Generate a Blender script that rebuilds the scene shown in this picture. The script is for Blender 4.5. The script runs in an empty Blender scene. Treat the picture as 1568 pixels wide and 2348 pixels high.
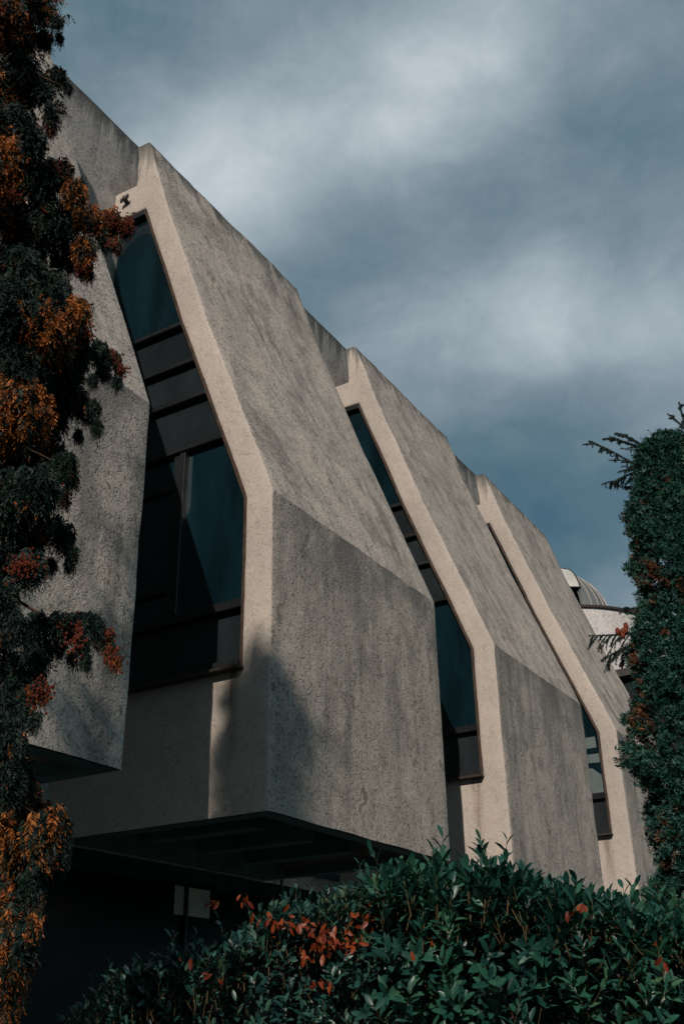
import bpy, bmesh, math, random
import numpy as np
from mathutils import Vector, Matrix, noise as mnoise
R = math.radians
rng = np.random.default_rng(7)
random.seed(7)

# ------------------------------------------------------------------ camera
S = bpy.context.scene
PITCH, ROLL, FPX = 0.469485, 0.019873, 2386.9
CAMZ = 1.6
cp, sp = math.cos(PITCH), math.sin(PITCH)
cr, sr = math.cos(ROLL), math.sin(ROLL)
Fw = Vector((0, cp, sp)); Xa = Vector((1, 0, 0)); Ua = Vector((0, -sp, cp))
Rt = cr * Xa - sr * Ua; Up = sr * Xa + cr * Ua
cam_d = bpy.data.cameras.new('camera'); cam = bpy.data.objects.new('camera', cam_d)
S.collection.objects.link(cam)
cam.matrix_world = Matrix(((Rt.x, Up.x, -Fw.x, 0), (Rt.y, Up.y, -Fw.y, 0), (Rt.z, Up.z, -Fw.z, CAMZ), (0, 0, 0, 1)))
cam_d.sensor_fit = 'VERTICAL'; cam_d.sensor_height = 36.0; cam_d.sensor_width = 24.0
cam_d.lens = FPX / 2348 * 36.0
cam_d.clip_start = 0.05; cam_d.clip_end = 3000
S.camera = cam

def at(px, py, dist):
    """a point at horizontal distance dist in the direction of a spot of the view"""
    u = px - 784; v = 1174 - py
    d = Rt * u + Up * v + Fw * FPX
    h = math.hypot(d.x, d.y)
    d = d * (dist / h)
    return Vector((d.x, d.y, d.z + CAMZ))

# ------------------------------------------------------------------ view, sun, sky
S.view_settings.view_transform = 'Standard'
S.view_settings.look = 'None'
S.view_settings.exposure = 0.0
S.view_settings.gamma = 1.0
SUN_DIR = Vector((-0.168, -0.842, 0.512)).normalized()
sd = bpy.data.lights.new('sun', 'SUN'); sd.energy = 3.55; sd.angle = R(0.55); sd.color = (1.0, 0.865, 0.755)
sun = bpy.data.objects.new('sun', sd); S.collection.objects.link(sun)
sun.rotation_euler = SUN_DIR.to_track_quat('Z', 'Y').to_euler()
sun.location = (-8, -30, 30)

W = bpy.data.worlds.new('World'); S.world = W; W.use_nodes = True
nt = W.node_tree; nt.nodes.clear()
def N(nt, t, **k):
    n = nt.nodes.new(t)
    for a, b in k.items(): setattr(n, a, b)
    return n
def mathn(nt, op, a, b=None, c=None, clamp=False):
    n = N(nt, 'ShaderNodeMath', operation=op, use_clamp=clamp)
    for i, v in enumerate((a, b, c)):
        if v is None: continue
        if isinstance(v, (int, float)): n.inputs[i].default_value = v
        else: nt.links.new(v, n.inputs[i])
    return n.outputs[0]
def vecn(nt, op, a, b=None, scale=None):
    n = N(nt, 'ShaderNodeVectorMath', operation=op)
    for i, v in enumerate((a, b)):
        if v is None: continue
        if isinstance(v, (tuple, list, Vector)): n.inputs[i].default_value = v
        else: nt.links.new(v, n.inputs[i])
    if scale is not None: n.inputs['Scale'].default_value = scale
    return n.outputs['Value'] if op in ('DISTANCE', 'LENGTH', 'DOT_PRODUCT') else n.outputs[0]
def noise(nt, vec, scale, detail=4, rough=0.5, dist=0.0, col=False):
    n = N(nt, 'ShaderNodeTexNoise')
    n.inputs['Scale'].default_value = scale; n.inputs['Detail'].default_value = detail
    n.inputs['Roughness'].default_value = rough; n.inputs['Distortion'].default_value = dist
    if vec is not None: nt.links.new(vec, n.inputs['Vector'])
    return n.outputs['Color'] if col else n.outputs['Fac']
def ramp(nt, fac, stops, interp='LINEAR'):
    n = N(nt, 'ShaderNodeValToRGB'); cr_ = n.color_ramp; cr_.interpolation = interp
    while len(cr_.elements) < len(stops): cr_.elements.new(0.5)
    for e, (p, c) in zip(cr_.elements, stops):
        e.position = p; e.color = (c, c, c, 1) if isinstance(c, (int, float)) else (*c, 1)
    nt.links.new(fac, n.inputs[0])
    return n.outputs[0]
def mixc(nt, fac, a, b, mode='MIX'):
    n = N(nt, 'ShaderNodeMix', data_type='RGBA', blend_type=mode)
    for sock, v in ((0, fac), (6, a), (7, b)):
        if isinstance(v, (int, float)): n.inputs[sock].default_value = v
        elif isinstance(v, (tuple, list)): n.inputs[sock].default_value = (*v, 1) if len(v) == 3 else v
        else: nt.links.new(v, n.inputs[sock])
    return n.outputs[2]

tc = N(nt, 'ShaderNodeTexCoord'); dirv = tc.outputs['Generated']
stretch = N(nt, 'ShaderNodeMapping'); stretch.inputs['Rotation'].default_value = (0, R(33), 0)
stretch.inputs['Scale'].default_value = (0.55, 0.8, 1.3)
nt.links.new(dirv, stretch.inputs[0]); sv = stretch.outputs[0]
wn = noise(nt, sv, 3.2, 5, 0.5, 0.0, True)
wv = vecn(nt, 'SCALE', vecn(nt, 'SUBTRACT', wn, (0.5, 0.5, 0.5)), scale=0.22)
dw = vecn(nt, 'ADD', dirv, wv)
# lightness of the cloud cover by direction: (spot, lightness)
CL = [((1050,170),.88),((850,260),.98),((600,350),.98),((480,420),.9),((350,280),.62),((250,60),.26),((500,60),.36),((800,10),.42),((700,150),.68),
      ((1250,80),.62),((1500,40),.38),((1350,200),.5),((1100,400),.40),((1300,350),.30),((1520,260),.34),((1520,450),.36),((850,440),.62),((980,540),.30),((740,600),.18),
      ((1000,470),.28),((1250,520),.42),((1400,520),.45),((900,720),.72),((1200,700),.88),((1050,800),.86),((1500,620),.80),((1400,760),.72),
      ((950,900),.50),((1000,980),.20),((1100,1060),.12),((1200,1150),.10),((1250,950),.32),((1400,1000),.22),((1300,1100),.12),((1500,880),.48),((1280,1240),.12),
      ((1330,1290),.34),((1420,1330),.60),((620,560),.55)]
num = None; den = None
for (px, py), val in CL:
    c = (at(px, py, 1.0) - Vector((0, 0, CAMZ))).normalized()
    d = vecn(nt, 'DISTANCE', dw, tuple(c))
    w = mathn(nt, 'EXPONENT', mathn(nt, 'MULTIPLY', mathn(nt, 'MULTIPLY', d, d), -1 / (2 * 0.042 ** 2)))
    num = mathn(nt, 'MULTIPLY', w, val) if num is None else mathn(nt, 'MULTIPLY_ADD', w, val, num)
    den = w if den is None else mathn(nt, 'ADD', den, w)
big = noise(nt, sv, 2.0, 6, 0.55)
bgv = mathn(nt, 'MULTIPLY_ADD', big, 1.6, -0.5)
num = mathn(nt, 'ADD', num, mathn(nt, 'MULTIPLY', bgv, 0.06)); den = mathn(nt, 'ADD', den, 0.06)
m = mathn(nt, 'DIVIDE', num, den)
det = noise(nt, sv, 7.0, 8, 0.58, 0.3)
m = mathn(nt, 'ADD', m, mathn(nt, 'MULTIPLY', mathn(nt, 'SUBTRACT', det, 0.5), 0.50), clamp=True)
puff = noise(nt, dirv, 11.0, 9, 0.62, 0.5)
m = mathn(nt, 'ADD', m, mathn(nt, 'MULTIPLY', mathn(nt, 'SUBTRACT', puff, 0.5), 0.42), clamp=True)
cloudc = ramp(nt, m, [(0.0, (.042, .108, .155)), (.25, (.090, .155, .195)), (.5, (.185, .245, .285)), (.75, (.33, .39, .43)), (1.0, (.54, .59, .64))])
sky = N(nt, 'ShaderNodeTexSky', sky_type='NISHITA'); sky.sun_disc = False
sky.sun_elevation = R(30.8); sky.sun_rotation = R(191.3)
bg1 = N(nt, 'ShaderNodeBackground'); nt.links.new(sky.outputs[0], bg1.inputs[0]); bg1.inputs[1].default_value = 0.05
bg2 = N(nt, 'ShaderNodeBackground'); nt.links.new(cloudc, bg2.inputs[0]); bg2.inputs[1].default_value = 1.22
mx = N(nt, 'ShaderNodeMixShader'); mx.inputs[0].default_value = 0.9
nt.links.new(bg1.outputs[0], mx.inputs[1]); nt.links.new(bg2.outputs[0], mx.inputs[2])
wo = N(nt, 'ShaderNodeOutputWorld'); nt.links.new(mx.outputs[0], wo.inputs[0])

# ------------------------------------------------------------------ helpers
COL = S.collection
class MB:
    def __init__(s): s.v = []; s.f = []; s.mi = []
    def face(s, pts, mi=0):
        b = len(s.v); s.v += [tuple(p) for p in pts]; s.f.append(tuple(range(b, b + len(pts)))); s.mi.append(mi)
    def box(s, x0, x1, y0, y1, z0, z1, mi=0):
        b = len(s.v)
        s.v += [(x, y, z) for z in (z0, z1) for y in (y0, y1) for x in (x0, x1)]
        for f in ((0,2,3,1),(4,5,7,6),(0,1,5,4),(2,6,7,3),(0,4,6,2),(1,3,7,5)):
            s.f.append(tuple(b + i for i in f)); s.mi.append(mi)
    def bar(s, a, b, wdir, w, ddir, d):
        """a beam from a to b with half-extents w along wdir and d along ddir"""
        a, b = Vector(a), Vector(b); wv = Vector(wdir) * w; dv = Vector(ddir) * d; k = len(s.v)
        for p in (a, b):
            for q in (-wv - dv, wv - dv, wv + dv, -wv + dv): s.v.append(tuple(p + q))
        for f in ((0,3,2,1),(4,5,6,7),(0,1,5,4),(1,2,6,5),(2,3,7,6),(3,0,4,7)): s.f.append(tuple(k + i for i in f)); s.mi.append(0)
    def tube(s, pts, rad, n=6):
        pts = [Vector(p) for p in pts]; base = len(s.v)
        for i, p in enumerate(pts):
            t = (pts[min(i + 1, len(pts) - 1)] - pts[max(i - 1, 0)]).normalized()
            a = t.orthogonal().normalized(); b = t.cross(a)
            r = rad[i] if isinstance(rad, (list, tuple)) else rad
            for k in range(n):
                an = 2 * math.pi * k / n; s.v.append(tuple(p + (a * math.cos(an) + b * math.sin(an)) * r))
        for i in range(len(pts) - 1):
            for k in range(n):
                k2 = (k + 1) % n
                s.f.append((base + i*n + k, base + i*n + k2, base + (i+1)*n + k2, base + (i+1)*n + k)); s.mi.append(0)
        s.f.append(tuple(base + k for k in range(n))[::-1]); s.mi.append(0)
        s.f.append(tuple(base + (len(pts)-1)*n + k for k in range(n))); s.mi.append(0)
    def build(s, name, mat, parent=None, smooth=False):
        me = bpy.data.meshes.new(name); me.from_pydata(s.v, [], s.f)
        for m_ in (mat if isinstance(mat, (list, tuple)) else [mat]): me.materials.append(m_)
        if isinstance(mat, (list, tuple)): me.polygons.foreach_set('material_index', s.mi)
        if smooth: me.polygons.foreach_set('use_smooth', [True] * len(s.f))
        me.update()
        o = bpy.data.objects.new(name, me); COL.objects.link(o)
        if parent: o.parent = parent
        return o
def quads(name, V, mats, mi=None, parent=None, smooth=False, k=4):
    """V: (n,k,3) array of polygons"""
    V = np.asarray(V, dtype=np.float32); n = V.shape[0]; k = V.shape[1]
    me = bpy.data.meshes.new(name)
    me.vertices.add(n * k); me.vertices.foreach_set('co', V.reshape(-1))
    me.loops.add(n * k); me.loops.foreach_set('vertex_index', np.arange(n * k, dtype=np.int32))
    me.polygons.add(n); me.polygons.foreach_set('loop_start', np.arange(0, n * k, k, dtype=np.int32))
    me.update(calc_edges=True)
    for m_ in (mats if isinstance(mats, (list, tuple)) else [mats]): me.materials.append(m_)
    if mi is not None: me.polygons.foreach_set('material_index', np.asarray(mi, dtype=np.int32))
    if smooth: me.polygons.foreach_set('use_smooth', [True] * n)
    me.validate()
    o = bpy.data.objects.new(name, me); COL.objects.link(o)
    if parent: o.parent = parent
    return o
def empty(name, loc, rz=0, parent=None):
    o = bpy.data.objects.new(name, None); COL.objects.link(o); o.location = loc; o.rotation_euler = (0, 0, rz)
    o.empty_display_size = 0.3
    if parent: o.parent = parent
    return o
def tag(o, label=None, cat=None, group=None, kind=None):
    if label: o['label'] = label
    if cat: o['category'] = cat
    if group: o['group'] = group
    if kind: o['kind'] = kind
    return o
def mat(name, col=(.5,.5,.5), rough=.8, spec=.5, metal=0.0, trans=0.0):
    m_ = bpy.data.materials.new(name); m_.use_nodes = True
    b = m_.node_tree.nodes['Principled BSDF']
    b.inputs['Base Color'].default_value = (*col, 1); b.inputs['Roughness'].default_value = rough
    b.inputs['Specular IOR Level'].default_value = spec; b.inputs['Metallic'].default_value = metal
    return m_, m_.node_tree, b

# ------------------------------------------------------------------ materials
PHI = math.atan2(0.86192, 0.50705)
B0 = Vector((-0.75032, 10.0, 0))
def bcoord(nt):
    """building-aligned world position (s, u, z)"""
    g = N(nt, 'ShaderNodeNewGeometry')
    mp = N(nt, 'ShaderNodeVectorRotate', rotation_type='Z_AXIS'); mp.inputs['Angle'].default_value = -PHI
    nt.links.new(vecn(nt, 'SUBTRACT', g.outputs['Position'], tuple(B0)), mp.inputs['Vector'])
    return mp.outputs[0], g
def scaled(nt, v, s):
    m_ = N(nt, 'ShaderNodeMapping'); m_.inputs['Scale'].default_value = s; nt.links.new(v, m_.inputs[0]); return m_.outputs[0]
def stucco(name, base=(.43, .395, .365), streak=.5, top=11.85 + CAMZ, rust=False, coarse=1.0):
    m_, nt, b = mat(name, base, .93, .25)
    p, g = bcoord(nt)
    L = nt.links.new
    sx = N(nt, 'ShaderNodeSeparateXYZ'); L(p, sx.inputs[0]); z = sx.outputs[2]
    # broad tone variation
    n7b = noise(nt, vecn(nt, 'ADD', p, (13, 2, 5)), .7, 3, .5)
    n1 = noise(nt, p, .55, 5, .6)
    n2 = noise(nt, scaled(nt, p, (3.2, 3.2, .33)), 1.0, 6, .62, .35)       # rain streaks
    n3 = noise(nt, scaled(nt, p, (9, 9, .7)), 1.0, 5, .6)
    n4 = noise(nt, p, 2.6, 5, .6, .5)
    c = mixc(nt, ramp(nt, n1, [(.35, 0.0), (.7, 1.0)]), base, tuple(x * f for x, f in zip(base, (.80, .82, .84))))
    dark = tuple(x * f for x, f in zip(base, (.36, .39, .41)))
    stm = mathn(nt, 'MULTIPLY', ramp(nt, n2, [(.48, 0.0), (.68, 1.0)]), mathn(nt, 'MULTIPLY', ramp(nt, n7b, [(.38, .1), (.6, 1.0)]), streak))
    c = mixc(nt, stm, c, dark)
    c = mixc(nt, mathn(nt, 'MULTIPLY', ramp(nt, n3, [(.56, 0.0), (.78, 1.0)]), mathn(nt, 'MULTIPLY', n1, streak * .9)), c, dark)
    c = mixc(nt, mathn(nt, 'MULTIPLY', ramp(nt, n4, [(.58, 0.0), (.8, 1.0)]), .35 * streak + .08), c, tuple(x * .5 for x in base))
    n7 = noise(nt, scaled(nt, vecn(nt, 'ADD', p, (3.3, 5.1, 9.0)), (1.1, 1.1, .5)), 1.0, 5, .65, .6)
    c = mixc(nt, mathn(nt, 'MULTIPLY', ramp(nt, n7, [(.50, 0.0), (.66, 1.0)]), streak * .55), c, tuple(x * f for x, f in zip(base, (.52, .55, .57))))
    # irregular dirty blotches with ragged edges, pulled downwards
    pw = vecn(nt, 'ADD', p, vecn(nt, 'SCALE', noise(nt, p, 1.1, 4, .6, 0, True), scale=1.3))
    n8 = noise(nt, scaled(nt, pw, (1.7, 1.7, .75)), 1.0, 9, .70, .2)
    n9 = noise(nt, scaled(nt, vecn(nt, 'ADD', pw, (31, 7, 2)), (4.2, 4.2, 1.3)), 1.0, 8, .7, .4)
    c = mixc(nt, mathn(nt, 'MULTIPLY', ramp(nt, n8, [(.54, 0.0), (.60, .6), (.68, 1.0)]), streak * .72), c, tuple(x * f for x, f in zip(base, (.34, .35, .36))))
    c = mixc(nt, mathn(nt, 'MULTIPLY', ramp(nt, n9, [(.58, 0.0), (.65, 1.0)]), streak * .75), c, tuple(x * f for x, f in zip(base, (.32, .30, .28))))
    # pale washed runs
    n6 = noise(nt, scaled(nt, vecn(nt, 'ADD', p, (7.3, 1.1, 3.0)), (4.5, 4.5, .5)), 1.0, 5, .6)
    c = mixc(nt, mathn(nt, 'MULTIPLY', ramp(nt, n6, [(.55, 0.0), (.75, 1.0)]), streak * .45), c, tuple(min(1, x * f) for x, f in zip(base, (1.08, 1.16, 1.22))))
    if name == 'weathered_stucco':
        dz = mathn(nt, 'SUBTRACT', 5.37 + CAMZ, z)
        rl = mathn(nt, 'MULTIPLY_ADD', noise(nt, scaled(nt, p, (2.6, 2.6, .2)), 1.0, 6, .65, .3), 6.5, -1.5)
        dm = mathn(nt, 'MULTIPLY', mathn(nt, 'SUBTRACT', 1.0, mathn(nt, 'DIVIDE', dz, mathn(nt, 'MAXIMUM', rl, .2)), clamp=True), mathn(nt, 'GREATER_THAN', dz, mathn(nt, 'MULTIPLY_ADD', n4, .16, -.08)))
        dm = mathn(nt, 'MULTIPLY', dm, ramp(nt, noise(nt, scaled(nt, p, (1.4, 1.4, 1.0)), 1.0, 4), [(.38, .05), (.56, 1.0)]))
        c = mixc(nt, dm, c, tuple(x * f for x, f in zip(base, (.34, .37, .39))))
    # black lichen running down from the coping
    zz = mathn(nt, 'SUBTRACT', top, z)
    run = mathn(nt, 'MULTIPLY_ADD', noise(nt, scaled(nt, p, (6, 6, .25)), 1.0, 5, .65), 3.4, -1.25)
    gr = mathn(nt, 'SUBTRACT', 1.0, mathn(nt, 'DIVIDE', zz, mathn(nt, 'MAXIMUM', run, .12)), clamp=True)
    c = mixc(nt, mathn(nt, 'MULTIPLY', gr, .88), c, (.030, .040, .042))
    # aggregate speckle
    vo = N(nt, 'ShaderNodeTexVoronoi'); vo.inputs['Scale'].default_value = 46; L(p, vo.inputs['Vector'])
    hs = N(nt, 'ShaderNodeHueSaturation'); L(vo.outputs['Color'], hs.inputs['Color']); hs.inputs['Saturation'].default_value = .28
    c = mixc(nt, .18 * coarse, c, hs.outputs[0], 'OVERLAY')
    if rust:
        to = N(nt, 'ShaderNodeTexCoord'); so = N(nt, 'ShaderNodeSeparateXYZ'); L(to.outputs['Object'], so.inputs[0])
        wob = mathn(nt, 'MULTIPLY_ADD', noise(nt, scaled(nt, to.outputs['Object'], (1, 1, 1)), 3, 3), .12, -.06)
        du = mathn(nt, 'ABSOLUTE', mathn(nt, 'SUBTRACT', mathn(nt, 'ADD', so.outputs[1], wob), .46))
        mu = mathn(nt, 'SUBTRACT', 1.0, mathn(nt, 'DIVIDE', du, .11), clamp=True)
        mz = mathn(nt, 'MULTIPLY', mathn(nt, 'LESS_THAN', so.outputs[2], 3.42 + CAMZ), mathn(nt, 'DIVIDE', mathn(nt, 'SUBTRACT', so.outputs[2], 2.2 + CAMZ), 1.2, clamp=True))
        rs = mathn(nt, 'MULTIPLY', mathn(nt, 'MULTIPLY', mu, mz), mathn(nt, 'MULTIPLY_ADD', noise(nt, scaled(nt, p, (1, 14, 1.2)), 1.0, 4), 2.6, -.6), clamp=True)
        rs = mathn(nt, 'MULTIPLY', rs, mathn(nt, 'LESS_THAN', so.outputs[0], .05))
        c = mixc(nt, rs, c, (.12, .07, .042))
        # hairline cracks
    ck = N(nt, 'ShaderNodeTexVoronoi', feature='DISTANCE_TO_EDGE'); ck.inputs['Scale'].default_value = .38
    L(vecn(nt, 'ADD', p, vecn(nt, 'SCALE', noise(nt, p, 1.6, 5, .6, 0, True), scale=1.1)), ck.inputs['Vector'])
    cm = mathn(nt, 'LESS_THAN', ck.outputs['Distance'], .0025)
    cm = mathn(nt, 'MULTIPLY', cm, ramp(nt, noise(nt, p, .8, 2), [(.56, 0.0), (.66, .5)]))
    c = mixc(nt, cm, c, (.07, .065, .06))
    # worm-eaten stucco relief
    w1 = noise(nt, p, 23, 2, .5, 1.8)
    w1 = ramp(nt, w1, [(.30, 0.0), (.46, .8), (.7, 1.0)])
    w2 = noise(nt, p, 85, 2, .6)
    pit = mathn(nt, 'MULTIPLY', mathn(nt, 'SUBTRACT', 1.0, w1, clamp=True), mathn(nt, 'MULTIPLY_ADD', n4, 2.4, -.45, clamp=True))
    c = mixc(nt, mathn(nt, 'MULTIPLY', pit, min(1, .95 * coarse)), c, (.075, .085, .09))
    L(c, b.inputs['Base Color'])
    w3 = noise(nt, p, 3.0, 3, .5)
    h = mathn(nt, 'ADD', mathn(nt, 'MULTIPLY', w1, .0060 * coarse), mathn(nt, 'ADD', mathn(nt, 'MULTIPLY', w2, .002), mathn(nt, 'MULTIPLY', w3, .02)))
    bp = N(nt, 'ShaderNodeBump'); bp.inputs['Strength'].default_value = 1.0; bp.inputs['Distance'].default_value = 1.0
    L(h, bp.inputs['Height']); L(bp.outputs[0], b.inputs['Normal'])
    return m_
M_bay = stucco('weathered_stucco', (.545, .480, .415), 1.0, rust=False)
M_ret = stucco('pale_stucco', (.485, .432, .380), .12, rust=True, coarse=.45)
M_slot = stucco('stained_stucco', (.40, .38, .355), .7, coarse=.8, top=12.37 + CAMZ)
M_drum = stucco('white_render', (.62, .60, .58), .08, top=99)
def simple(name, col, rough=.6, spec=.5, metal=0, var=.35, nscale=3.0, bump=0, bscale=40, stretch_z=1.0):
    m_, nt, b = mat(name, col, rough, spec, metal)
    tcn = N(nt, 'ShaderNodeTexCoord')
    v = scaled(nt, tcn.outputs['Object'], (1, 1, stretch_z))
    n = noise(nt, v, nscale, 6, .6, .2)
    c = mixc(nt, ramp(nt, n, [(.3, 0.0), (.7, 1.0)]), tuple(x * (1 - var) for x in col), tuple(x * (1 + var) for x in col))
    nt.links.new(c, b.inputs['Base Color'])
    rr = mathn(nt, 'MULTIPLY_ADD', n, .3, rough - .15, clamp=True); nt.links.new(rr, b.inputs['Roughness'])
    if bump:
        bp = N(nt, 'ShaderNodeBump'); bp.inputs['Distance'].default_value = bump
        nt.links.new(noise(nt, tcn.outputs['Object'], bscale, 3), bp.inputs['Height']); nt.links.new(bp.outputs[0], b.inputs['Normal'])
    return m_
M_frame = simple('bronze_frame', (.011, .0135, .0145), .34, .5, 0, .3, 2.5)
M_jamb = simple('brown_jamb', (.050, .032, .022), .5, .4, 0, .4, 6)
M_gfglass = simple('shaded_glass', (.003, .012, .014), .25, .12, 0, .3, 1.2)
M_spandrel = simple('bronze_spandrel', (.010, .0155, .0185), .35, .5, 0, .35, 1.6, stretch_z=.5)
M_glass = simple('tinted_glass', (.0035, .0150, .0215), .08, .55, 0, .65, 1.3, stretch_z=.3)
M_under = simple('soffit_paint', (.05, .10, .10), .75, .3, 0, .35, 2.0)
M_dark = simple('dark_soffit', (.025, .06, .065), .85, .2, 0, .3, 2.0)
M_panel = simple('pale_sheet', (.50, .55, .52), .8, .2, 0, .2, 2.0)
M_room = simple('pale_partition', (.10, .13, .13), .8, .2, 0, .25, 2)
M_lead = simple('dark_coping', (.035, .028, .025), .6, .4, 0, .4, 3)
M_dome = simple('dome_sheet', (.20, .215, .21), .42, .5, .35, .10, 1.5)
M_rib = simple('dome_seam', (.40, .34, .28), .6, .4, 0, .2, 4)
M_shut = simple('shutter_sheet', (.52, .51, .47), .45, .5, .1, .15, 1.2)
M_bark = simple('bark', (.055, .035, .024), .9, .2, 0, .4, 14, .01, 30, .25)
M_cbark = simple('cedar_bark', (.014, .020, .018), .9, .2, 0, .4, 14)
M_wing = simple('dark_cladding', (.008, .014, .015), .8, .2, 0, .3, 2)
M_soil = simple('lawn', (.012, .035, .022), .95, .1, 0, .5, 2.5, .03, 25)
def leafmat(name, cols, rough=.5, spec=.4, scale=2.0, trans=0.0, pos=None):
    """colours picked per leaf island and drifting over the plant"""
    m_, nt, b = mat(name, cols[0], rough, spec)
    g = N(nt, 'ShaderNodeNewGeometry')
    r = g.outputs['Random Per Island']
    n = noise(nt, g.outputs['Position'], scale, 3)
    f = mathn(nt, 'ADD', mathn(nt, 'MULTIPLY', r, .6), mathn(nt, 'MULTIPLY_ADD', n, 1.2, -.4), clamp=True)
    k = len(cols)
    c = ramp(nt, f, [(i / (k - 1) if k > 1 else 0, cc) for i, cc in enumerate(cols)])
    nt.links.new(c, b.inputs['Base Color'])
    if trans:
        out = nt.nodes['Material Output']
        tr = N(nt, 'ShaderNodeBsdfTranslucent'); nt.links.new(c, tr.inputs[0])
        mx_ = N(nt, 'ShaderNodeMixShader'); mx_.inputs[0].default_value = trans
        nt.links.new(b.outputs[0], mx_.inputs[1]); nt.links.new(tr.outputs[0], mx_.inputs[2]); nt.links.new(mx_.outputs[0], out.inputs[0])
    return m_
M_cshade = leafmat('conifer_shaded', [(.002,.007,.007), (.003,.013,.011), (.006,.022,.016), (.014,.022,.010)], .6, .25, 3)  # near-black green: shade inside the crown put into the colour
M_csun = leafmat('conifer_sunlit', [(.05,.024,.007), (.17,.050,.012), (.48,.155,.030), (.13,.065,.022)], .55, .3, 5, .25)  # gold: sunlight on the brownish sprays put into the colour
M_cone = leafmat('conifer_cones', [(.10,.022,.012), (.14,.032,.016), (.075,.018,.012)], .7, .2, 8)
M_tgreen = leafmat('thuja_green', [(.004,.024,.020), (.008,.045,.036), (.014,.070,.052), (.030,.085,.055)], .55, .3, 1.5)
M_trust = leafmat('thuja_rust', [(.06,.018,.010), (.11,.034,.015), (.04,.030,.016), (.17,.065,.02)], .6, .25, 2)
M_laurel = leafmat('laurel_leaf', [(.005,.034,.028), (.011,.062,.048), (.024,.105,.068), (.065,.150,.070)], .40, .5, 2.2, .22)
M_smallleaf = leafmat('small_leaf', [(.005,.026,.026), (.009,.046,.042), (.020,.078,.062), (.055,.100,.056)], .42, .5, 3, .1)
M_red = leafmat('red_leaf', [(.05,.010,.008), (.16,.024,.009), (.26,.055,.012), (.09,.014,.010)], .45, .4, 6, .25)
M_stem = simple('leaf_stem', (.065, .045, .018), .7, .3, 0, .4, 5)
M_cedar = leafmat('cedar_needle', [(.010,.026,.026), (.016,.038,.036), (.024,.050,.044)], .6, .3, 4)

# ------------------------------------------------------------------ ground
g = MB(); n_ = 60
xs = np.linspace(-1, 1, n_); xs = np.sign(xs) * (np.abs(xs) ** 3) * 900
for i in range(n_):
    for j in range(n_):
        x, y = xs[i], xs[j]; r_ = math.hypot(x, y)
        g.v.append((x, y, -0.02 + 0.05 * mnoise.noise(Vector((x * .3, y * .3, 0))) * (1 if r_ < 40 else 0)))
for i in range(n_ - 1):
    for j in range(n_ - 1): g.f.append((i*n_+j, (i+1)*n_+j, (i+1)*n_+j+1, i*n_+j+1)); g.mi.append(0)
ground = g.build('ground', M_soil, smooth=True); tag(ground, kind='structure')

M_pave = simple('bounce_paving', (.17, .19, .18), .9, .2, 0, .25, 1.2, .01, 20)
pv = MB()
e1 = Vector((0.50705, 0.86192, 0)); e2 = Vector((-0.86192, 0.50705, 0))
for i in range(40):
    for j in range(7):
        q = [B0 + e1 * (-16 + i + a) + e2 * (-2.9 + j * 1.1 + b * 1.1) + Vector((0, 0, .055)) for a, b in ((0,0),(1,0),(1,1),(0,1))]
        pv.face(q)
tag(pv.build('bounce_path', M_pave), kind='structure')  # unseen paved strip added to bounce sunlight up onto the soffits

# ------------------------------------------------------------------ the building
LB, GAP, PER = 3.9634, 2.0127, 5.9761
ZB = 1.94
bld = empty('concrete_building', B0, PHI)
tag(bld, 'grey stucco brutalist building with a row of sloping sawtooth bays and slot windows', 'building')
PZ = [1.94, 5.37, 5.95, 6.82, 8.18, 9.31, 10.48, 11.1, 11.82]
PU = [0.0, 0.0, .215, .55, 1.07, 1.46, 1.88, 2.06, 2.28]
def u0(z): return float(np.interp(z, PZ, PU))
WB, WT, UB = 3.41, 10.52, 2.80
def wobble(p, k, amp=.007):
    return Vector((mnoise.noise(p * 1.7 + Vector((k*3.1, 0, 0))), mnoise.noise(p * 1.7 + Vector((0, k*5.7, 9))), mnoise.noise(p * 1.7 + Vector((4, 0, k*2.3))))) * amp \
         + Vector((mnoise.noise(p * 7 + Vector((k, 0, 3))), mnoise.noise(p * 7 + Vector((k, 8, 0))), 0)) * amp * .75
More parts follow.
